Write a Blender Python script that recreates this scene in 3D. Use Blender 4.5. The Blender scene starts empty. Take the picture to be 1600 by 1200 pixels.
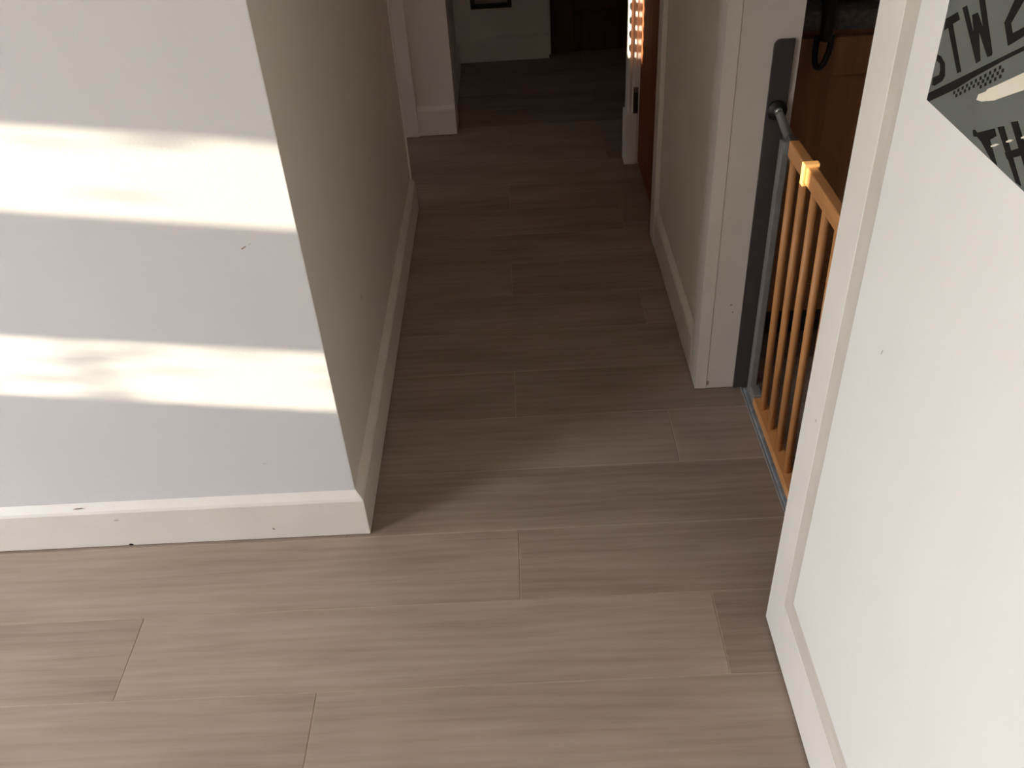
import bpy, bmesh, math, random
from mathutils import Vector, Matrix
random.seed(7)
sc = bpy.context.scene
COL = sc.collection

# ------------------------------------------------------------------ camera
F_PX = 1406.32
cam_data = bpy.data.cameras.new('camera')
cam_data.sensor_fit = 'HORIZONTAL'; cam_data.sensor_width = 36.0
cam_data.lens = F_PX * 36.0 / 1600.0
cam_data.clip_start = 0.02
cam = bpy.data.objects.new('camera', cam_data); COL.objects.link(cam)
ax = Vector((0.9984205813, -0.0146772332, -0.0542302644))
ay = Vector((0.0519187337, 0.6098593070, 0.7908072273))
az = -Vector((-0.0214659694, 0.7923737783, -0.6096581072))
M = Matrix((ax, ay, az)).transposed().to_4x4(); M.translation = (0, 0, 1.5)
cam.matrix_world = M
sc.camera = cam

# ------------------------------------------------------------------ light
SUN_K, SUN_E = 0.233, 0.135
sun_dir = Vector((1.0, SUN_K, -SUN_E)).normalized()
sun_d = bpy.data.lights.new('sun', 'SUN'); sun_d.energy = 7.8; sun_d.angle = 0.0093
sun_d.color = (1.0, 0.87, 0.68)
sun = bpy.data.objects.new('sun', sun_d); COL.objects.link(sun)
sun.rotation_euler = sun_dir.to_track_quat('-Z', 'Y').to_euler()
sun.location = (-8, -1, 4)
world = bpy.data.worlds.new('sky'); sc.world = world; world.use_nodes = True
wn = world.node_tree.nodes; bg = wn['Background']
bg.inputs[0].default_value = (0.885, 0.93, 1.0, 1); bg.inputs[1].default_value = 9.0

def portal(name, loc, normal, sx, sy):
    d = bpy.data.lights.new(name, 'AREA'); d.shape = 'RECTANGLE'; d.size = sx; d.size_y = sy
    d.cycles.is_portal = True
    o = bpy.data.objects.new(name, d); COL.objects.link(o); o.location = loc
    o.rotation_euler = Vector(normal).to_track_quat('-Z', 'Y').to_euler()
portal('daylight_portal_side', (-3.03, 0.06, 1.15), (1, 0, 0), 0.92, 2.3)

sc.view_settings.view_transform = 'Standard'
sc.view_settings.look = 'None'
sc.view_settings.gamma = 1.0
sc.view_settings.use_curve_mapping = False
sc.view_settings.exposure = 1.07
sc.cycles.max_bounces = 16; sc.cycles.diffuse_bounces = 12
sc.cycles.sample_clamp_indirect = 8.0

# ------------------------------------------------------------------ materials
def mat(name, col, rough=0.5, metal=0.0, var=0.05, scale=6.0, bump=0.0, bscale=80.0, stretch=(1, 1, 1), spec=0.5):
    m = bpy.data.materials.new(name); m.use_nodes = True
    nt = m.node_tree; N = nt.nodes; Lk = nt.links
    b = N['Principled BSDF']; b.inputs['Roughness'].default_value = rough
    b.inputs['Metallic'].default_value = metal
    b.inputs['Specular IOR Level'].default_value = spec
    tc = N.new('ShaderNodeTexCoord'); mp = N.new('ShaderNodeMapping'); mp.inputs['Scale'].default_value = stretch
    Lk.new(tc.outputs['Object'], mp.inputs[0])
    no = N.new('ShaderNodeTexNoise'); no.inputs['Scale'].default_value = scale; no.inputs['Detail'].default_value = 5
    Lk.new(mp.outputs[0], no.inputs['Vector'])
    r = N.new('ShaderNodeValToRGB')
    r.color_ramp.elements[0].position = 0.3; r.color_ramp.elements[1].position = 0.7
    r.color_ramp.elements[0].color = tuple(c * (1 - var) for c in col) + (1,)
    r.color_ramp.elements[1].color = tuple(min(1, c * (1 + var)) for c in col) + (1,)
    Lk.new(no.outputs[0], r.inputs[0]); Lk.new(r.outputs[0], b.inputs['Base Color'])
    if bump:
        n2 = N.new('ShaderNodeTexNoise'); n2.inputs['Scale'].default_value = bscale; n2.inputs['Detail'].default_value = 3
        Lk.new(mp.outputs[0], n2.inputs['Vector'])
        bp = N.new('ShaderNodeBump'); bp.inputs['Strength'].default_value = bump; bp.inputs['Distance'].default_value = 0.002
        Lk.new(n2.outputs[0], bp.inputs['Height']); Lk.new(bp.outputs[0], b.inputs['Normal'])
    return m

def wood(name, dark, light, rough=0.45, sc_=(2, 30, 30), spec=0.4):
    return mat(name, tuple((a + b) / 2 for a, b in zip(dark, light)), rough, 0, 0.22, 1.5, 0.12, 3.0, sc_, spec)

M_WALL = mat('wall_paint', (0.725, 0.72, 0.712), 0.55, var=0.012, scale=4, bump=0.10, bscale=260, spec=0.3)
M_TRIM = mat('trim_gloss_paint', (0.80, 0.755, 0.69), 0.38, var=0.03, scale=9, bump=0.04, bscale=60)
M_BACK = mat('taupe_paint', (0.34, 0.29, 0.25), 0.7, var=0.03)
M_DOORFRAME = mat('door_frame_paint', (0.85, 0.815, 0.75), 0.38, var=0.02, scale=7, bump=0.03, bscale=120)
M_MOULD_SHADED = mat('moulding_paint_shaded', (0.73, 0.675, 0.60), 0.42, var=0.05, scale=9, bump=0.03, bscale=120)  # darker than the frame: shade on the moulding put into its colour
M_DOOR = mat('door_paint', (0.87, 0.853, 0.802), 0.34, var=0.012, scale=5, bump=0.03, bscale=120)
M_HALL = mat('hall_paint_bounce_warmed', (0.81, 0.765, 0.70), 0.55, var=0.015, scale=4, bump=0.10, bscale=260, spec=0.3)  # wall colour warmed to stand in for light bounced off the floor
M_CEIL = mat('ceiling_paint', (0.8, 0.8, 0.78), 0.8, var=0.02)
M_GROUT = mat('grout', (0.40, 0.315, 0.24), 0.85, var=0.12, scale=30)
M_GATEWOOD = wood('beech_gate', (0.56, 0.25, 0.088), (0.72, 0.345, 0.13), 0.42, (14, 14, 1.2))
M_GATEWOOD_H = wood('beech_gate_rail', (0.58, 0.26, 0.090), (0.74, 0.36, 0.135), 0.42, (14, 1.2, 14))
M_CLIP = wood('pale_beech_clip', (0.66, 0.36, 0.12), (0.80, 0.48, 0.18), 0.4, (14, 4, 14))
M_STEEL = mat('grey_steel', (0.24, 0.232, 0.225), 0.5, 0.0, 0.12, 30)
M_STEEL_WORN = mat('worn_blue_grey_steel', (0.22, 0.25, 0.28), 0.5, 0.0, 0.35, 26)
M_CHROME = mat('bright_steel', (0.55, 0.60, 0.60), 0.22, 0.9, 0.08, 20)
M_PLATE = mat('charcoal_plate', (0.075, 0.068, 0.068), 0.42, 0.0, 0.12, 12)
M_BLACK = mat('black_plastic', (0.012, 0.012, 0.013), 0.45, 0, 0.2, 20)
M_CABWOOD = wood('oak_cabinet', (0.40, 0.205, 0.105), (0.52, 0.285, 0.150), 0.5, (20, 20, 1.3))
M_DARKDOOR = wood('dark_varnished_door', (0.050, 0.021, 0.011), (0.085, 0.035, 0.018), 0.4, (20, 20, 1.2))
M_REDDOOR = wood('red_brown_varnished_door', (0.20, 0.068, 0.028), (0.30, 0.108, 0.045), 0.65, (20, 20, 1.2), 0.12)
M_WORKTOP = mat('dark_worktop', (0.15, 0.145, 0.14), 0.35, 0, 0.4, 90)
M_BAG = mat('black_bag_cloth', (0.022, 0.019, 0.019), 0.38, 0, 0.3, 14, 0.4, 40)
M_FRAME = mat('black_frame', (0.010, 0.009, 0.008), 0.4, 0, 0.2, 20)
M_FRAMEPANEL = mat('dull_panel', (0.27, 0.24, 0.23), 0.4, 0, 0.2, 12)
M_POSTER = mat('poster_grey_green', (0.130, 0.142, 0.124), 0.5, 0, 0.07, 16)
M_INK = mat('poster_black_ink', (0.014, 0.013, 0.012), 0.7, 0, 0.2, 40, spec=0.12)
M_CREAM = mat('poster_cream_ink', (0.80, 0.74, 0.60), 0.5, 0, 0.03, 30)
M_SCUFF = mat('scuff', (0.33, 0.24, 0.17), 0.8, 0, 0.2, 200)
M_SCUFF_PALE = mat('scuff_pale', (0.60, 0.55, 0.49), 0.8, 0, 0.1, 200)
M_LAWN = mat('sandstone_paving', (0.52, 0.46, 0.39), 0.9, 0, 0.15, 3)
M_LEAF = mat('leaf', (0.07, 0.085, 0.04), 0.6, 0, 0.3, 6)
M_BEAD = mat('wooden_bead', (0.30, 0.18, 0.09), 0.5, 0, 0.2, 20)
M_UPVC = mat('window_frame_white', (0.8, 0.8, 0.79), 0.4, 0, 0.02)

def plank_material():
    m = bpy.data.materials.new('wood_look_tile'); m.use_nodes = True
    nt = m.node_tree; N = nt.nodes; Lk = nt.links
    b = N['Principled BSDF']
    tc = N.new('ShaderNodeTexCoord'); oi = N.new('ShaderNodeObjectInfo')
    at = N.new('ShaderNodeAttribute'); at.attribute_type = 'OBJECT'; at.attribute_name = 'tone'
    cmb = N.new('ShaderNodeCombineXYZ')
    mul = N.new('ShaderNodeMath'); mul.operation = 'MULTIPLY'; mul.inputs[1].default_value = 37.0
    Lk.new(oi.outputs['Random'], mul.inputs[0])
    Lk.new(mul.outputs[0], cmb.inputs[0]); Lk.new(mul.outputs[0], cmb.inputs[1])
    add = N.new('ShaderNodeVectorMath'); add.operation = 'ADD'
    Lk.new(tc.outputs['Object'], add.inputs[0]); Lk.new(cmb.outputs[0], add.inputs[1])
    # broad cloudy tone
    mp0 = N.new('ShaderNodeMapping'); mp0.inputs['Scale'].default_value = (2.2, 9, 9)
    Lk.new(add.outputs[0], mp0.inputs[0])
    n0 = N.new('ShaderNodeTexNoise'); n0.inputs['Scale'].default_value = 1.0; n0.inputs['Detail'].default_value = 3
    Lk.new(mp0.outputs[0], n0.inputs['Vector'])
    # long grain, gently warped
    mp1 = N.new('ShaderNodeMapping'); mp1.inputs['Scale'].default_value = (5.0, 140, 140)
    Lk.new(add.outputs[0], mp1.inputs[0])
    n1 = N.new('ShaderNodeTexNoise'); n1.inputs['Scale'].default_value = 1.0; n1.inputs['Detail'].default_value = 7
    n1.inputs['Roughness'].default_value = 0.62; n1.inputs['Distortion'].default_value = 0.5
    Lk.new(mp1.outputs[0], n1.inputs['Vector'])
    # cathedral figure
    mp2 = N.new('ShaderNodeMapping'); mp2.inputs['Scale'].default_value = (0.9, 6, 6)
    Lk.new(add.outputs[0], mp2.inputs[0])
    wv = N.new('ShaderNodeTexWave'); wv.wave_type = 'BANDS'; wv.bands_direction = 'Y'
    wv.inputs['Scale'].default_value = 1.9; wv.inputs['Distortion'].default_value = 7.5; wv.inputs['Detail'].default_value = 3
    wv.inputs['Detail Scale'].default_value = 1.2
    Lk.new(mp2.outputs[0], wv.inputs['Vector'])
    def mx(a, b_, f):
        x = N.new('ShaderNodeMix'); x.data_type = 'FLOAT'; x.inputs[0].default_value = f
        Lk.new(a, x.inputs[2]); Lk.new(b_, x.inputs[3]); return x.outputs[0]
    g = mx(n1.outputs[0], n0.outputs[0], 0.64)
    g = mx(g, wv.outputs['Fac'], 0.07)
    ad = N.new('ShaderNodeMath'); ad.operation = 'ADD'
    Lk.new(g, ad.inputs[0]); Lk.new(at.outputs['Fac'], ad.inputs[1])
    r = N.new('ShaderNodeValToRGB'); cr = r.color_ramp
    cr.elements[0].position = 0.24; cr.elements[0].color = (0.215, 0.156, 0.118, 1)
    cr.elements[1].position = 0.78; cr.elements[1].color = (0.425, 0.337, 0.277, 1)
    e = cr.elements.new(0.50); e.color = (0.330, 0.252, 0.202, 1)
    Lk.new(ad.outputs[0], r.inputs[0]); Lk.new(r.outputs[0], b.inputs['Base Color'])
    b.inputs['Roughness'].default_value = 0.52
    b.inputs['Specular IOR Level'].default_value = 0.32
    bp = N.new('ShaderNodeBump'); bp.inputs['Strength'].default_value = 0.07; bp.inputs['Distance'].default_value = 0.001
    Lk.new(n1.outputs[0], bp.inputs['Height']); Lk.new(bp.outputs[0], b.inputs['Normal'])
    return m
M_PLANK = plank_material()

# ------------------------------------------------------------------ helpers
def wloc(o):
    v = Vector(o.location)
    return v
def link(name, me, m, parent=None, loc=(0, 0, 0)):
    o = bpy.data.objects.new(name, me); COL.objects.link(o)
    if m and not me.materials: me.materials.append(m)
    L = Vector(loc)
    if parent is not None:
        p = parent
        while p is not None:
            L = L - Vector(p.location); p = p.parent
        o.parent = parent
    o.location = L
    return o
def finish(name, bm, m, parent=None, bevel=0.0, smooth=False, seg=2):
    """world-space bmesh -> object with its origin at its base centre"""
    bmesh.ops.recalc_face_normals(bm, faces=bm.faces)
    if bevel:
        bmesh.ops.bevel(bm, geom=[e for e in bm.edges if len(e.link_faces) == 2 and e.calc_face_angle(0) > 0.3],
                        offset=bevel, segments=seg, affect='EDGES', profile=0.5, clamp_overlap=True)
    xs = [v.co.x for v in bm.verts]; ys = [v.co.y for v in bm.verts]; zs = [v.co.z for v in bm.verts]
    c = Vector(((min(xs) + max(xs)) / 2, (min(ys) + max(ys)) / 2, min(zs)))
    bmesh.ops.translate(bm, verts=bm.verts, vec=-c)
    me = bpy.data.meshes.new(name); bm.to_mesh(me); bm.free()
    if smooth:
        for p in me.polygons: p.use_smooth = True
    return link(name, me, m, parent, c)
def add_box(bm, x0, x1, y0, y1, z0, z1):
    vs = [bm.verts.new((x, y, z)) for x in (x0, x1) for y in (y0, y1) for z in (z0, z1)]
    for f in ((0, 1, 3, 2), (4, 6, 7, 5), (0, 4, 5, 1), (2, 3, 7, 6), (0, 2, 6, 4), (1, 5, 7, 3)):
        bm.faces.new([vs[i] for i in f])
def box(name, x0, x1, y0, y1, z0, z1, m, parent=None, bevel=0.0, seg=2):
    bm = bmesh.new(); add_box(bm, x0, x1, y0, y1, z0, z1)
    return finish(name, bm, m, parent, bevel, seg=seg)
def tube(name, pts, r, m, parent=None, n=12, caps=True):
    bm = bmesh.new(); P = [Vector(p) for p in pts]; rs = r if isinstance(r, (list, tuple)) else [r] * len(P)
    rings = []; up = None
    for i, p in enumerate(P):
        t = ((P[min(i + 1, len(P) - 1)] - P[max(i - 1, 0)])).normalized()
        if up is None: up = Vector((0, 0, 1)) if abs(t.z) < 0.9 else Vector((0, 1, 0))
        s = t.cross(up).normalized(); u = s.cross(t).normalized(); up = u
        rings.append([bm.verts.new(p + rs[i] * (math.cos(a) * s + math.sin(a) * u)) for a in [2 * math.pi * k / n for k in range(n)]])
    for a, b in zip(rings, rings[1:]):
        for k in range(n): bm.faces.new((a[k], a[(k + 1) % n], b[(k + 1) % n], b[k]))
    if caps: bm.faces.new(rings[0]); bm.faces.new(rings[-1])
    return finish(name, bm, m, parent, 0, True)
def extrude_profile(name, sections, m, parent=None, bevel=0.0):
    """list of cross-sections (equal counts of 3-D points) skinned into a closed solid"""
    bm = bmesh.new(); R = [[bm.verts.new(p) for p in s] for s in sections]
    n = len(R[0])
    for a, b in zip(R, R[1:]):
        for k in range(n): bm.faces.new((a[k], a[(k + 1) % n], b[(k + 1) % n], b[k]))
    bm.faces.new(R[0]); bm.faces.new(R[-1])
    return finish(name, bm, m, parent, bevel)
def wall_with_holes(name, axis, a0, a1, u0, u1, z0, z1, holes, m, parent=None):
    """wall slab a0..a1 across its thickness; u runs along it; holes = (u0,u1,z0,z1)"""
    us = sorted({u0, u1} | {h[0] for h in holes} | {h[1] for h in holes})
    zs = sorted({z0, z1} | {h[2] for h in holes} | {h[3] for h in holes})
    bm = bmesh.new()
    for ua, ub in zip(us, us[1:]):
        for za, zb in zip(zs, zs[1:]):
            cu, cz = (ua + ub) / 2, (za + zb) / 2
            if any(h[0] < cu < h[1] and h[2] < cz < h[3] for h in holes): continue
            if axis == 'x': add_box(bm, a0, a1, ua, ub, za, zb)
            else: add_box(bm, ua, ub, a0, a1, za, zb)
    return finish(name, bm, m, parent)
def struct(o, label=None):
    o['kind'] = 'structure'
    if label: o['label'] = label
    return o
def tag(o, label, cat, group=None):
    o['label'] = label; o['category'] = cat
    if group: o['group'] = group
    return o
def empty(name, loc):
    o = bpy.data.objects.new(name, None); COL.objects.link(o); o.location = loc
    o.empty_display_size = 0.1
    return o

CEIL = 2.4
# ------------------------------------------------------------------ floor: slab of grout and planks
floor = struct(box('floor', -3.1, 2.7, -2.75, 5.1, -0.12, -0.0010, M_GROUT), 'floor of pale wood look plank tiles with thin beige joints')
PITCH, PLEN, JT = 0.1985, 1.1865, 0.0026
bm = bmesh.new(); add_box(bm, -PLEN / 2 + JT / 2, PLEN / 2 - JT / 2, -PITCH / 2 + JT / 2, PITCH / 2 - JT / 2, -0.007, 0.0)
bmesh.ops.bevel(bm, geom=[e for e in bm.edges if all(v.co.z > -0.001 for v in e.verts)], offset=0.0007, segments=1, affect='EDGES')
plank_me = bpy.data.meshes.new('plank'); bm.to_mesh(plank_me); bm.free(); plank_me.materials.append(M_PLANK)
TONE = {(-1, 0): 0.035, (-1, 1): 0.03, (0, 0): 0.075, (0, -1): -0.02, (0, 1): -0.05, (1, 0): 0.045, (1, 1): -0.06, (2, 0): -0.10, (2, 1): -0.10,
        (3, 0): 0.0, (3, 1): 0.02, (4, 0): -0.07, (4, 1): -0.04}
for k in range(-18, 20):
    y = 1.0125 + PITCH * (k + 0.5)
    jx = 0.35 - 0.3955 * (k % 3)
    for i in range(-4, 4):
        x0 = jx + i * PLEN; x1 = x0 + PLEN
        if x1 < -2.98 or x0 > 2.58: continue
        if y > 1.6 and (x1 < -1.6 or x0 > 2.2): continue
        o = link('plank', plank_me, None, floor, ((x0 + x1) / 2, y, 0.0))
        # index relative to the plank left of / right of the joint that shows in the room
        o['tone'] = TONE.get((k, i + 1), random.uniform(-0.07, 0.05))

# ------------------------------------------------------------------ walls
# left outer wall with the garden doors, the two-slot window and the slit window of the side room
SLOT_Y0, SLOT_Y1 = 0.778, 1.42
win_holes = [(-0.40, 0.52, 0.0, 2.3), (SLOT_Y0, SLOT_Y1, 0.700, 1.284), (2.40, 2.57, 0.88, 1.45)]
struct(wall_with_holes('wall_left', 'x', -3.06, -3.0, -2.75, 5.1, 0, CEIL, win_holes, M_WALL), 'white outer wall with garden doors')
struct(wall_with_holes('wall_back', 'y', -2.75, -2.6, -3.0, 2.7, 0, CEIL, [], M_BACK), 'taupe wall behind the viewer')
struct(box('ceiling', -3.06, 2.7, -2.75, 5.1, CEIL, CEIL + 0.12, M_CEIL), 'white ceiling')
# front face of the block on the left and the hall wall that returns from it
wf = struct(wall_with_holes('wall_front', 'y', 1.435, 1.54, -3.0, -0.4012, 0, CEIL, [], M_WALL), 'white wall on the left with bright bands of sunlight')
wh = struct(extrude_profile('wall_hall_left', [[(-0.50, 1.54, z), (-0.4012, 1.54, z), (-0.4012, 1.4358, z), (-0.40, 1.4358, z), (-0.40, 3.04, z), (-0.50, 3.04, z)] for z in (0, CEIL)], M_HALL), 'white hall wall running back from the corner')
# thin plaster bead on the corner at the end of the hall wall
struct(box('trim_1', -0.502, -0.394, 3.04, 3.052, 0, CEIL, M_TRIM, bevel=0.002), 'white trim at the far end of the hall wall')
# wall stub facing the viewer beyond the side-room opening
struct(wall_with_holes('wall_hall_stub', 'y', 3.745, 3.90, -3.0, -0.262, 0, CEIL, [], M_HALL), 'white wall stub facing the viewer down the hall')
struct(box('trim_2', -0.58, -0.425, 3.722, 3.745, 0.0, 2.1, M_TRIM, bevel=0.003), 'white door casing on the wall stub')
struct(box('wall_far_left', -0.40, -0.29, 3.90, 4.67, 0, CEIL, M_HALL), 'side wall of the far passage')
struct(box('wall_far', -0.40, 0.178, 4.675, 4.80, 0, CEIL, M_HALL), 'white wall at the far end of the hall')
struct(wall_with_holes('wall_far_right', 'y', 4.72, 4.82, 0.178, 2.7, 0, CEIL, [(0.19, 1.0, 0, 2.05)], M_WALL), 'white wall around the far brown door')
struct(box('wall_end', -3.0, 2.7, 4.95, 5.1, 0, CEIL, M_WALL), 'outer end wall')
# right side: room wall behind the open door, lintel, wall between kitchen and hall, wall past the brown door
struct(wall_with_holes('wall_right', 'x', 0.49, 0.59, -2.6, 1.885, 0, CEIL, [(1.10, 1.885, 0, 2.05)], M_WALL), 'white room wall behind the open panel door')
wr = struct(wall_with_holes('wall_hall_right', 'x', 0.447, 0.590, 1.890, 3.40, 0, CEIL, [(2.74, 3.33, 0, 2.05)], M_HALL), 'white hall wall between the kitchen gate and the brown door')
struct(box('wall_kitchen_back', 0.59, 2.7, 2.68, 2.78, 0, CEIL, M_WALL), 'kitchen back wall')
struct(box('wall_kitchen_right', 2.5, 2.6, -2.6, 4.72, 0, CEIL, M_WALL), 'kitchen far side wall')
struct(box('wall_kitchen_front', 0.59, 2.5, 0.2, 0.3, 0, CEIL, M_WALL), 'kitchen near side wall')

# doorway lining at the kitchen: architrave on the hall face and the lining board on the end of the wall
def jamb_profile(z): return [(0.433, 1.885, z), (0.4625, 1.8832, z), (0.4645, 1.8846, z), (0.4645, 1.902, z), (0.447, 1.902, z), (0.447, 1.958, z), (0.443, 1.966, z), (0.434, 1.964, z)]
j1 = struct(extrude_profile('trim_3', [jamb_profile(0.003), jamb_profile(2.1)], M_TRIM), 'white door casing at the edge of the kitchen doorway')
j2 = struct(box('trim_4', 0.4645, 0.590, 1.8845, 1.890, 0.003, 2.05, M_TRIM), 'white lining board on the end of the hall wall')
# near casing and far casing of the brown door in the right wall
struct(box('trim_5', 0.430, 0.447, 2.672, 2.745, 0.0, 2.1, M_TRIM, bevel=0.004), 'white casing on the near side of the brown door')
c6 = empty('trim_6', (0.435, 3.36, 0)); struct(c6, 'white casing with latch plate on the far side of the brown door')
def casing(z):  # moulded edge that shows two soft ridges to the viewer
    return [(0.417, 3.40, z), (0.417, 3.336, z), (0.424, 3.329, z), (0.431, 3.333, z), (0.434, 3.337, z), (0.438, 3.333, z), (0.446, 3.329, z), (0.4545, 3.335, z), (0.4545, 3.40, z)]
extrude_profile('casing', [casing(0.19), casing(2.1)], M_TRIM, c6)
box('plinth_block', 0.408, 0.4555, 3.322, 3.40, 0.0, 0.205, M_TRIM, c6, 0.004)
box('latch_plate', 0.4375, 0.4565, 3.3255, 3.3285, 0.195, 0.305, M_CHROME, c6, 0.001)
box('latch_slot', 0.4405, 0.4545, 3.3240, 3.3265, 0.205, 0.283, M_BLACK, c6, 0.001)

# ------------------------------------------------------------------ baseboards
BP = [(0.0, 0.0025), (0.018, 0.0025), (0.018, 0.106), (0.0145, 0.112), (0.0, 0.126)]
def front_sec(x_of): return [(x_of(d), 1.435 - d, z) for d, z in BP]
bf = struct(extrude_profile('baseboard_front', [front_sec(lambda d: -3.0), front_sec(lambda d: -0.40 + d)], M_TRIM, bevel=0.0012), 'cream baseboard along the sunlit wall')
bh = struct(extrude_profile('baseboard_hall_left', [[(-0.40 + d, 1.435 - d, z) for d, z in BP], [(-0.40 + d, 3.040, z) for d, z in BP]], M_TRIM, bevel=0.0012), 'cream baseboard along the left hall wall')
struct(extrude_profile('baseboard_hall_right', [[(0.447 - d * 0.80, 1.964, z) for d, z in BP], [(0.447 - d * 0.80, 2.672, z) for d, z in BP]], M_TRIM, bevel=0.0012), 'cream baseboard along the right hall wall')
struct(extrude_profile('baseboard_stub', [[(-0.425, 3.745 - d, z) for d, z in BP], [(-0.262, 3.745 - d, z) for d, z in BP]], M_TRIM, bevel=0.0012), 'cream baseboard on the wall stub')
struct(extrude_profile('baseboard_far', [[(-0.29, 4.675 - d, z) for d, z in BP], [(0.178, 4.675 - d, z) for d, z in BP]], M_TRIM, bevel=0.0012), 'cream baseboard on the far wall')
struct(extrude_profile('baseboard_far_left', [[(-0.29 + d, 3.90, z) for d, z in BP], [(-0.29 + d, 4.60, z) for d, z in BP]], M_TRIM, bevel=0.0012), 'cream baseboard on the side wall of the far passage')

# marks of wear that sit on the painted surfaces
def mark(parent, pts, m):
    bm = bmesh.new(); bm.faces.new([bm.verts.new(p) for p in pts])
    return finish('scuff_mark', bm, m, parent)
def blob(cx, cy, cz, w, h, plane, ang=0.0, n=7):
    out = []
    for k in range(n):
        a = 2 * math.pi * k / n; rr = random.uniform(0.75, 1.1)
        u = math.cos(a) * w * rr; v = math.sin(a) * h * rr
        u, v = u * math.cos(ang) - v * math.sin(ang), u * math.sin(ang) + v * math.cos(ang)
        out.append((cx + u, cy, cz + v) if plane == 'y' else (cx, cy + u, cz + v))
    return out
mark(wf, blob(-0.503, 1.4345, 0.735, 0.007, 0.0015, 'y', 0.5), M_SCUFF)
mark(wf, blob(-0.490, 1.4345, 0.742, 0.004, 0.0010, 'y', 0.7), M_SCUFF_PALE)
mark(wf, blob(-0.58, 1.4345, 0.215, 0.006, 0.0012, 'y', 0.2), M_SCUFF_PALE)
mark(bf, blob(-1.015, 1.4225, 0.1205, 0.014, 0.0020, 'y', 0.06), M_SCUFF)
mark(bf, blob(-0.930, 1.4165, 0.006, 0.006, 0.0035, 'y'), M_INK)
mark(bf, blob(-0.597, 1.4165, 0.034, 0.0022, 0.0045, 'y', 0.4), M_SCUFF)
mark(bf, blob(-0.938, 1.4165, 0.085, 0.007, 0.003, 'y'), M_SCUFF_PALE)
mark(wh, blob(-0.3995, 1.86, 0.36, 0.008, 0.010, 'x'), M_SCUFF_PALE)
mark(j2, blob(0.506, 1.8842, 0.262, 0.003, 0.0022, 'y', 0.3), M_SCUFF)
mark(j2, blob(0.512, 1.8842, 0.240, 0.003, 0.0018, 'y', 0.9), M_SCUFF)
mark(j2, blob(0.4665, 1.8842, 0.020, 0.003, 0.010, 'y'), M_SCUFF)

# ------------------------------------------------------------------ white panel door, open against the room wall
dr = empty('door_1', (0.465, 0.76, 0)); struct(dr, 'white panel door standing open on the right with a poster on it')
DX, PX_, DB = 0.444, 0.424, 0.484     # frame face, raised panel face, back
Y0, Y1, Z0, Z1 = 0.26, 1.138, 0.006, 1.985
SW, RB, RT = 0.078, 0.139, 0.12
box('stile', DX, DB, Y1 - SW, Y1, Z0, Z1, M_DOORFRAME, dr, 0.0022)
box('stile', DX, DB, Y0, Y0 + SW, Z0, Z1, M_DOORFRAME, dr, 0.0022)
box('bottom_rail', DX, DB, Y0 + SW, Y1 - SW, Z0, RB, M_DOORFRAME, dr, 0.0008)
box('top_rail', DX, DB, Y0 + SW, Y1 - SW, Z1 - RT, Z1, M_DOORFRAME, dr, 0.0008)
pa, pb, pc, pd = Y0 + SW, Y1 - SW, RB, Z1 - RT
bvy, bvz = 0.086, 0.112
box('panel', PX_, DB - 0.004, pa + bvy, pb - bvy, pc + bvz, pd - bvz, M_DOOR, dr)
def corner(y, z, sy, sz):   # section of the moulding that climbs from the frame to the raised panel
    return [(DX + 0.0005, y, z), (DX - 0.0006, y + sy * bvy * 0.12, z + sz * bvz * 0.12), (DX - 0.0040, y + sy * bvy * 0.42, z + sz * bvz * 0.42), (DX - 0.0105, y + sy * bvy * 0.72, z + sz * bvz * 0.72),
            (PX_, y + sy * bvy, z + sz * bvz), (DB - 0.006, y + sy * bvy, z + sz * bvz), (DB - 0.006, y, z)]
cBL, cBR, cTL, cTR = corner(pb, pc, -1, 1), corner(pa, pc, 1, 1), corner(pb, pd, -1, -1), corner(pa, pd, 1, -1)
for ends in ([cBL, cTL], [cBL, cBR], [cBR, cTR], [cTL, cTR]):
    extrude_profile('panel_moulding', ends, M_MOULD_SHADED, dr)
mark(dr, blob(0.4237, 0.876, 0.845, 0.0015, 0.006, 'x', 0.3), M_SCUFF_PALE)
mark(dr, blob(0.4438, 1.080, 0.565, 0.003, 0.004, 'x', 0.3), M_SCUFF_PALE)

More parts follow.
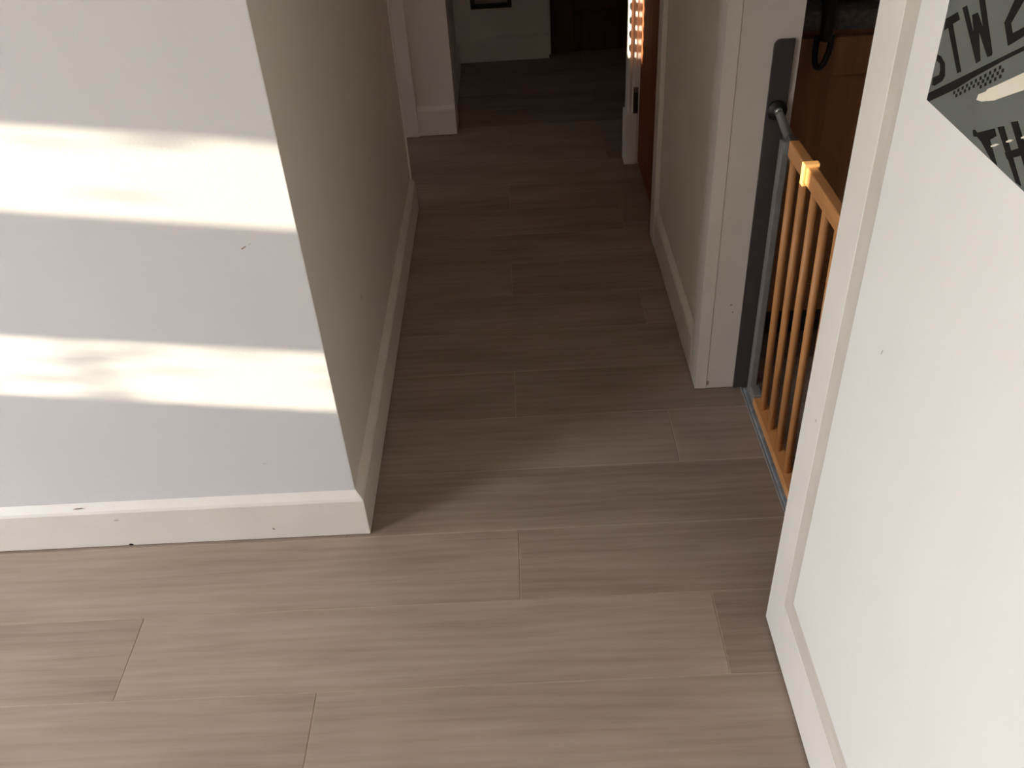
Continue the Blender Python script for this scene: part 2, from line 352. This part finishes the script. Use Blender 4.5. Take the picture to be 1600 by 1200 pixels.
# ------------------------------------------------------------------ poster on the door
PXL = 0.4234
po = box('poster', PXL - 0.0006, PXL + 0.0006, 0.46, 0.9090, 1.1423, 1.58, M_POSTER)
tag(po, 'grey poster with slanted black lettering and a cream brush stroke on the white door', 'poster')
INK = {
 'stripe': [(0.9087, 1.1493), (0.8329, 1.1961), (0.7571, 1.2431), (0.6529, 1.3078), (0.6529, 1.3041), (0.7551, 1.2400), (0.7846, 1.2215), (0.8296, 1.1909), (0.8533, 1.1733), (0.9029, 1.1426), (0.9087, 1.1426)],
 'lettering_a': [(0.9077, 1.2406), (0.8877, 1.2468), (0.8768, 1.2762), (0.9087, 1.2668), (0.9087, 1.2337)],
 'lettering_t': [(0.9078, 1.2230), (0.8868, 1.2353), (0.8788, 1.2305), (0.8909, 1.2231), (0.8514, 1.1907), (0.8581, 1.1865), (0.8987, 1.2174), (0.9056, 1.2128)],
 'lettering_w1': [(0.8791, 1.2410), (0.8717, 1.2453), (0.8215, 1.2104), (0.8275, 1.2061)],
 'lettering_w2': [(0.8572, 1.2406), (0.8481, 1.2453), (0.8209, 1.2107), (0.8274, 1.2066)],
 'lettering_w3': [(0.8548, 1.2413), (0.8478, 1.2453), (0.8042, 1.2221), (0.8101, 1.2172)],
 'lettering_w4': [(0.8563, 1.2603), (0.8469, 1.2640), (0.8038, 1.2230), (0.8040, 1.2206), (0.8101, 1.2172)],
 'lettering_2a': [(0.7904, 1.2710), (0.7876, 1.2780), (0.7722, 1.2819), (0.7862, 1.2537), (0.7969, 1.2509)],
 'lettering_2b': [(0.7974, 1.2511), (0.7871, 1.2540), (0.7794, 1.2469), (0.7651, 1.2559), (0.7539, 1.2627), (0.7506, 1.2574), (0.7810, 1.2361)],
 'lettering_s': [(0.9072, 1.1889), (0.8997, 1.1896), (0.8879, 1.1864), (0.8818, 1.1763), (0.8848, 1.1702), (0.8982, 1.1607), (0.9043, 1.1593), (0.9058, 1.1664), (0.8942, 1.1730), (0.8940, 1.1784), (0.8981, 1.1832), (0.9065, 1.1831)],
 'lettering_t2': [(0.8017, 1.1528), (0.7987, 1.1546), (0.7929, 1.1539), (0.7657, 1.1689), (0.7593, 1.1644), (0.7680, 1.1573), (0.7452, 1.1433), (0.7565, 1.1433), (0.7808, 1.1498), (0.7903, 1.1509), (0.7973, 1.1486)],
 'lettering_h1': [(0.7614, 1.1718), (0.7521, 1.1764), (0.6996, 1.1446), (0.7088, 1.1437)],
 'lettering_h2': [(0.7383, 1.1581), (0.7110, 1.1753), (0.7074, 1.1694), (0.7319, 1.1546)],
 'lettering_h3': [(0.7425, 1.1837), (0.7333, 1.1883), (0.6762, 1.1549), (0.6846, 1.1493)],
}
CREAM = {
 'brush_stroke': [(0.7088, 1.2482), (0.7827, 1.2010), (0.7941, 1.1942), (0.7961, 1.1912), (0.8076, 1.1845), (0.8084, 1.1791), (0.7989, 1.1810), (0.7786, 1.1894), (0.6996, 1.2351)],
 'dash_a': [(0.7629, 1.1539), (0.7563, 1.1585), (0.7498, 1.1609), (0.7551, 1.1566), (0.7618, 1.1531)],
 'dash_b': [(0.7409, 1.1670), (0.7366, 1.1706), (0.7306, 1.1727), (0.7343, 1.1692), (0.7395, 1.1666)],
 'dash_c': [(0.7204, 1.1790), (0.7157, 1.1829), (0.7112, 1.1843), (0.7145, 1.1808), (0.7191, 1.1785)],
}
def print_poly(name, pts, m, lift):
    x0, x1 = PXL - 0.0006, PXL - 0.0006 - lift
    return extrude_profile(name, [[(x0, y, z) for y, z in pts], [(x1, y, z) for y, z in pts]], m, po)
for n, (k, p) in enumerate(INK.items()):
    print_poly(k.split('_')[0], p, M_INK, 0.00020 + 0.00003 * n)
for k, p in CREAM.items():
    print_poly('brush_stroke' if k[0] == 'b' else 'dash', p, M_CREAM, 0.0009)
# row of tiny checks under the stripe
bm = bmesh.new(); ea = Vector((0.8572, 1.1694)); eb = Vector((0.7798, 1.2215)); nn = Vector((-0.0022, -0.0032))
for i in range(22):
    for j in range(2 + (i > 10)):
        if (i + j) % 2: continue
        p = ea.lerp(eb, (i + 0.5) / 22) + nn * (j + 0.4); d = (eb - ea) / 44
        q = [p - d - nn * 0.4, p + d - nn * 0.4, p + d + nn * 0.4, p - d + nn * 0.4]
        bm.faces.new([bm.verts.new((PXL - 0.0009, a[0], a[1])) for a in q])
ck = finish('checks', bm, M_INK, po); ck['kind'] = 'stuff'

# ------------------------------------------------------------------ stair gate in the kitchen doorway
g = empty('stair_gate', (0.580, 1.50, 0.0))
tag(g, 'wooden spindle stair gate on a grey steel frame in the kitchen doorway', 'stair gate')
GX = 0.580
box('top_rail', GX - 0.010, GX + 0.012, 1.10, 1.768, 0.700, 0.735, M_GATEWOOD_H, g, 0.003)
box('bottom_rail', GX - 0.015, GX + 0.017, 1.10, 1.795, 0.014, 0.035, M_GATEWOOD_H, g, 0.003)
for i in range(9):
    y = 1.749 - 0.0765 * i
    if y > 1.11: tube('spindle', [(GX, y, 0.033), (GX, y, 0.702)], 0.0085, M_GATEWOOD, g, 14)
cl = box('rail_clip', GX - 0.0155, GX + 0.016, 1.634, 1.652, 0.695, 0.741, M_CLIP, g, 0.002); cl['label'] = 'pale sunlit clip on the top rail'
# steel frame: floor bar, upright, corner
fb = box('floor_bar', 0.5575, 0.5705, 1.10, 1.868, 0.001, 0.012, M_STEEL_WORN, g, 0.002); fb['label'] = 'worn blue grey steel bar along the floor'
box('floor_lip', 0.553, 0.558, 1.10, 1.880, 0.001, 0.006, M_STEEL, g, 0.001)
box('upright', 0.565, 0.583, 1.838, 1.862, 0.012, 0.700, M_STEEL, g, 0.003)
box('hinge_bracket', 0.572, 0.592, 1.768, 1.850, 0.672, 0.716, M_CHROME, g, 0.004)
box('lower_bracket', 0.566, 0.590, 1.795, 1.850, 0.012, 0.040, M_STEEL, g, 0.003)
tube('spindle_bolt', [(0.580, 1.850, 0.708), (0.560, 1.868, 0.752), (0.557, 1.872, 0.757)], [0.0105, 0.0085, 0.0085], M_STEEL, g, 14)
tube('bolt_cap', [(0.5585, 1.869, 0.755), (0.5545, 1.8735, 0.763)], 0.0095, M_CHROME, g, 14)
# charcoal plate that the gate is screwed to, with rounded top corner
def plate_pts(y):
    pts = [(0.5765, y, 0.004), (0.5765, y, 0.906)]
    for k in range(7):
        a = math.pi / 2 + k * math.pi / 12
        pts.append((0.5335 + 0.014 + 0.014 * math.cos(a), y, 0.892 + 0.014 * math.sin(a)))
    pts.append((0.5335, y, 0.004)); return pts
wp = extrude_profile('wall_plate', [plate_pts(1.8842), plate_pts(1.8785)], M_PLATE, None, 0.001)
wp.parent = g; wp.location = Vector(wp.location) - Vector(g.location); wp['label'] = 'tall charcoal mounting plate with rounded top'
tube('socket', [(0.555, 1.8785, 0.758), (0.555, 1.870, 0.758)], 0.021, M_BLACK, g, 20)
# the wooden leaf leans a touch towards the hall
lean = Matrix.Rotation(-0.0178, 4, 'Y')
for o in list(g.children):
    if o.name.split('.')[0] in ('top_rail', 'bottom_rail', 'spindle', 'rail_clip'):
        o.location = lean @ Vector(o.location); o.rotation_euler = (0, -0.0178, 0)

# ------------------------------------------------------------------ kitchen: cabinet, worktop, bag
cb = empty('base_cabinet', (0.99, 2.36, 0)); tag(cb, 'brown wooden base cabinet beyond the gate under the dark worktop', 'cabinet')
box('body', 0.60, 1.40, 2.085, 2.66, 0.10, 0.862, M_CABWOOD, cb, 0.002)
box('plinth', 0.62, 1.38, 2.13, 2.64, 0.0, 0.10, M_PLATE, cb)
for x0, x1 in ((0.61, 0.995), (1.0, 1.39)):
    d = empty('door', (x0, 2.075, 0.12)); d.parent = cb; d.location = Vector((x0, 2.075, 0.12)) - Vector(cb.location)
    ztop = 0.845; st = 0.113 if x0 < 0.7 else 0.08
    box('stile', x0, x0 + st, 2.063, 2.085, 0.12, ztop, M_CABWOOD, d, 0.002)
    box('stile', x1 - 0.08, x1, 2.063, 2.085, 0.12, ztop, M_CABWOOD, d, 0.002)
    box('rail', x0 + st, x1 - 0.08, 2.063, 2.085, 0.12, 0.20, M_CABWOOD, d, 0.002)
    box('rail', x0 + st, x1 - 0.08, 2.063, 2.085, 0.757, ztop, M_CABWOOD, d, 0.002)
    box('panel', x0 + st, x1 - 0.08, 2.079, 2.085, 0.20, 0.757, M_CABWOOD, d)
wt = box('worktop', 0.595, 1.45, 2.05, 2.67, 0.864, 0.906, M_WORKTOP, None, 0.003)
tag(wt, 'dark grey worktop on the kitchen cabinet', 'worktop')
bag = empty('bag', (0.80, 2.20, 0.907)); tag(bag, 'crumpled black bag on the worktop with its strap hanging down', 'bag')
bm = bmesh.new(); bmesh.ops.create_icosphere(bm, subdivisions=4, radius=1.0)
for v in bm.verts:
    n = math.sin(v.co.x * 7 + v.co.y * 5) * 0.06 + math.sin(v.co.y * 11 - v.co.z * 9) * 0.05 + math.sin(v.co.x * 15 + v.co.z * 13) * 0.03
    v.co *= 1 + n
    v.co.z = max(v.co.z, -0.72)
    v.co = Vector((0.80 + v.co.x * 0.15, 2.20 + v.co.y * 0.11, 0.910 + (v.co.z + 0.72) * 0.075))
finish('pouch', bm, M_BAG, bag, 0, True)
# thick strap over the edge and a loop below it
tube('strap', [(0.712, 2.155, 0.935), (0.698, 2.085, 0.928), (0.692, 2.040, 0.916), (0.690, 2.030, 0.885), (0.688, 2.030, 0.850)], [0.010, 0.0150, 0.0165, 0.0165, 0.014], M_BLACK, bag, 12)
loop = []
for k in range(17):
    t = k / 16; a = math.pi * t
    loop.append((0.686 + 0.0165 * math.cos(a) - 0.004 * math.sin(a), 2.030, 0.862 - 0.072 * math.sin(a) ** 0.7))
tube('strap_loop', loop, 0.0068, M_BLACK, bag, 10)

# ------------------------------------------------------------------ brown doors and the framed panel far down the hall
d2 = empty('door_2', (0.48, 3.03, 0)); struct(d2, 'red brown varnished door in the right hall wall')
box('door_leaf', 0.462, 0.500, 2.748, 3.335, 0.006, 2.045, M_REDDOOR, d2, 0.002)
box('door_lock', 0.458, 0.4625, 3.20, 3.29, 0.95, 1.10, M_CHROME, d2, 0.001)
d3 = empty('door_3', (0.6, 4.75, 0)); struct(d3, 'dark brown door at the far end of the hall')
for y0, y1, z0, z1 in ((0.192, 0.30, 0.006, 2.04), (0.89, 0.998, 0.006, 2.04)):
    box('stile', y0, y1, 4.735, 4.775, z0, z1, M_DARKDOOR, d3, 0.002)
for z0, z1 in ((0.006, 0.20), (0.95, 1.10), (1.92, 2.04)):
    box('rail', 0.30, 0.89, 4.735, 4.775, z0, z1, M_DARKDOOR, d3, 0.002)
for z0, z1 in ((0.20, 0.95), (1.10, 1.92)):
    box('panel', 0.30, 0.89, 4.748, 4.770, z0, z1, M_DARKDOOR, d3)
fr = empty('picture_frame', (-0.10, 4.668, 0.262)); tag(fr, 'thin black frame low on the white far wall', 'picture frame')
FX0, FX1, FZ0, FZ1, FW = -0.203, 0.0, 0.262, 0.56, 0.022
box('frame_bottom', FX0, FX1, 4.655, 4.6745, FZ0, FZ0 + FW, M_FRAME, fr, 0.002)
box('frame_top', FX0, FX1, 4.655, 4.6745, FZ1 - FW, FZ1, M_FRAME, fr, 0.002)
box('frame_side', FX0, FX0 + FW, 4.655, 4.6745, FZ0 + FW, FZ1 - FW, M_FRAME, fr, 0.002)
box('frame_side', FX1 - FW, FX1, 4.655, 4.6745, FZ0 + FW, FZ1 - FW, M_FRAME, fr, 0.002)
box('picture', FX0 + FW, FX1 - FW, 4.667, 4.674, FZ0 + FW, FZ1 - FW, M_FRAMEPANEL, fr)

# ------------------------------------------------------------------ windows (all behind or beside the viewer)
w2 = empty('window_2', (-3.03, 1.09, 0.70)); struct(w2, 'window with a deep middle rail beside the sunlit wall')
box('middle_rail', -3.055, -3.005, SLOT_Y0, SLOT_Y1, 0.852, 1.117, M_UPVC, w2)
box('lower_sun_stop', -3.055, -3.005, SLOT_Y0, SLOT_Y0 + 0.024, 0.70, 0.852, M_UPVC, w2)  # unseen strip added to keep the lower sun band off the gate
w1 = empty('window_1', (-3.03, 0.06, 0.0)); struct(w1, 'glazed garden doors in the left wall')
for y0 in (-0.40, 0.47): box('frame', -3.055, -3.005, y0, y0 + 0.05, 0.0, 2.3, M_UPVC, w1)
box('frame', -3.055, -3.005, -0.35, 0.47, 2.25, 2.30, M_UPVC, w1)
box('frame', -3.055, -3.005, -0.35, 0.47, 0.0, 0.06, M_UPVC, w1)

# ------------------------------------------------------------------ outside: paving and the hedge added unseen to shade the garden doors from the low sun
struct(box('ground', -30, -3.06, -30, 30, -0.30, -0.13, M_LAWN), 'pale stone paving outside the garden doors')
bm = bmesh.new()
HX0, HX1, HY0, HY1, HZ = -13.8, -13.0, -14.0, -1.76, 3.42
add_box(bm, HX0, HX1, HY0, HY1, -0.13, HZ)
bmesh.ops.subdivide_edges(bm, edges=bm.edges, cuts=24, use_grid_fill=True)
for v in bm.verts:
    if v.co.z > -0.1:
        v.co += Vector((random.uniform(-0.05, 0.05), random.uniform(-0.04, 0.0), random.uniform(-0.02, 0.08)))
hd = finish('sun_blocker', bm, M_LEAF); tag(hd, 'added unseen hedge across the paving outside the garden doors', 'sun_blocker')

# leafy shrub beyond the window, its shadow mottles the sun bands
sh = empty('shrub', (-3.5, 0.9, -0.13)); tag(sh, 'loose leafy shrub on the paving outside the window', 'shrub')
bm = bmesh.new()
def leaf(c, along, l, h):
    w = along.cross(Vector((1, 0, 0)) + Vector((0, random.uniform(-.3, .3), random.uniform(-.3, .3)))).normalized()
    bm.faces.new([bm.verts.new(c + p) for p in (-along * l, -along * l * 0.2 + w * h, along * l, -along * l * 0.2 - w * h)])
for i in range(22):      # sprays in front of the lower light
    leaf(Vector((-3.5 + random.uniform(-0.1, 0.1), random.uniform(0.69, 0.90), random.uniform(0.77, 0.93))),
         Vector((random.uniform(-.3, .3), 1, random.uniform(-.25, .25))).normalized(), random.uniform(0.014, 0.026), random.uniform(0.004, 0.008))
for i in range(9):       # a few high sprigs in front of the upper light
    leaf(Vector((-3.5 + random.uniform(-0.1, 0.1), random.uniform(0.70, 0.92), random.choice((random.uniform(1.16, 1.24), random.uniform(1.30, 1.36))))),
         Vector((random.uniform(-.3, .3), 1, random.uniform(-.25, .25))).normalized(), random.uniform(0.014, 0.024), random.uniform(0.003, 0.006))
for i in range(160):     # the body of the shrub
    c = Vector((-3.5 + random.uniform(-0.2, 0.2), random.uniform(0.6, 1.4), random.uniform(0.05, 0.70)))
    leaf(c, Vector((random.uniform(-1, 1), random.uniform(-1, 1), random.uniform(-.6, .6))).normalized(), random.uniform(0.02, 0.04), random.uniform(0.008, 0.014))
fo = finish('foliage', bm, M_LEAF, sh); fo['kind'] = 'stuff'
for i in range(6):
    y = 0.70 + i * 0.10
    tube('stem', [(-3.5, 0.9 + (y - 0.9) * 0.3, -0.13), (-3.5, y, 0.5), (-3.5, y + random.uniform(-.04, .04), random.uniform(0.8, 1.3))], [0.010, 0.006, 0.0016], M_LEAF, sh, 6)

# strings of wooden beads added unseen in the side-room opening to scallop the sunlight
bc = empty('sun_scalloper', (-0.45, 3.15, 0.0)); tag(bc, 'unseen bead strings added in the side room opening to scallop the sunlight', 'light shaper')
bm = bmesh.new(); bmesh.ops.create_uvsphere(bm, u_segments=10, v_segments=6, radius=1.0)
for v in bm.verts: v.co = Vector((v.co.x * 0.013, v.co.y * 0.013, v.co.z * 0.017))
bead_me = bpy.data.meshes.new('bead'); bm.to_mesh(bead_me); bm.free(); bead_me.materials.append(M_BEAD)
for p in bead_me.polygons: p.use_smooth = True
for i, yy in enumerate((3.066, 3.123)):
    st = tube('string', [(-0.45, yy, 0.42), (-0.45, yy, 2.05)], 0.0012, M_BEAD, bc, 6)
    for k in range(32):
        link('bead', bead_me, None, st, (-0.45, yy, 0.45 + (i % 2) * 0.02 + 0.048 * k))
struct(box('trim_7', -0.47, -0.43, 3.052, 3.722, 2.05, 2.10, M_TRIM), 'white rail over the side room opening')
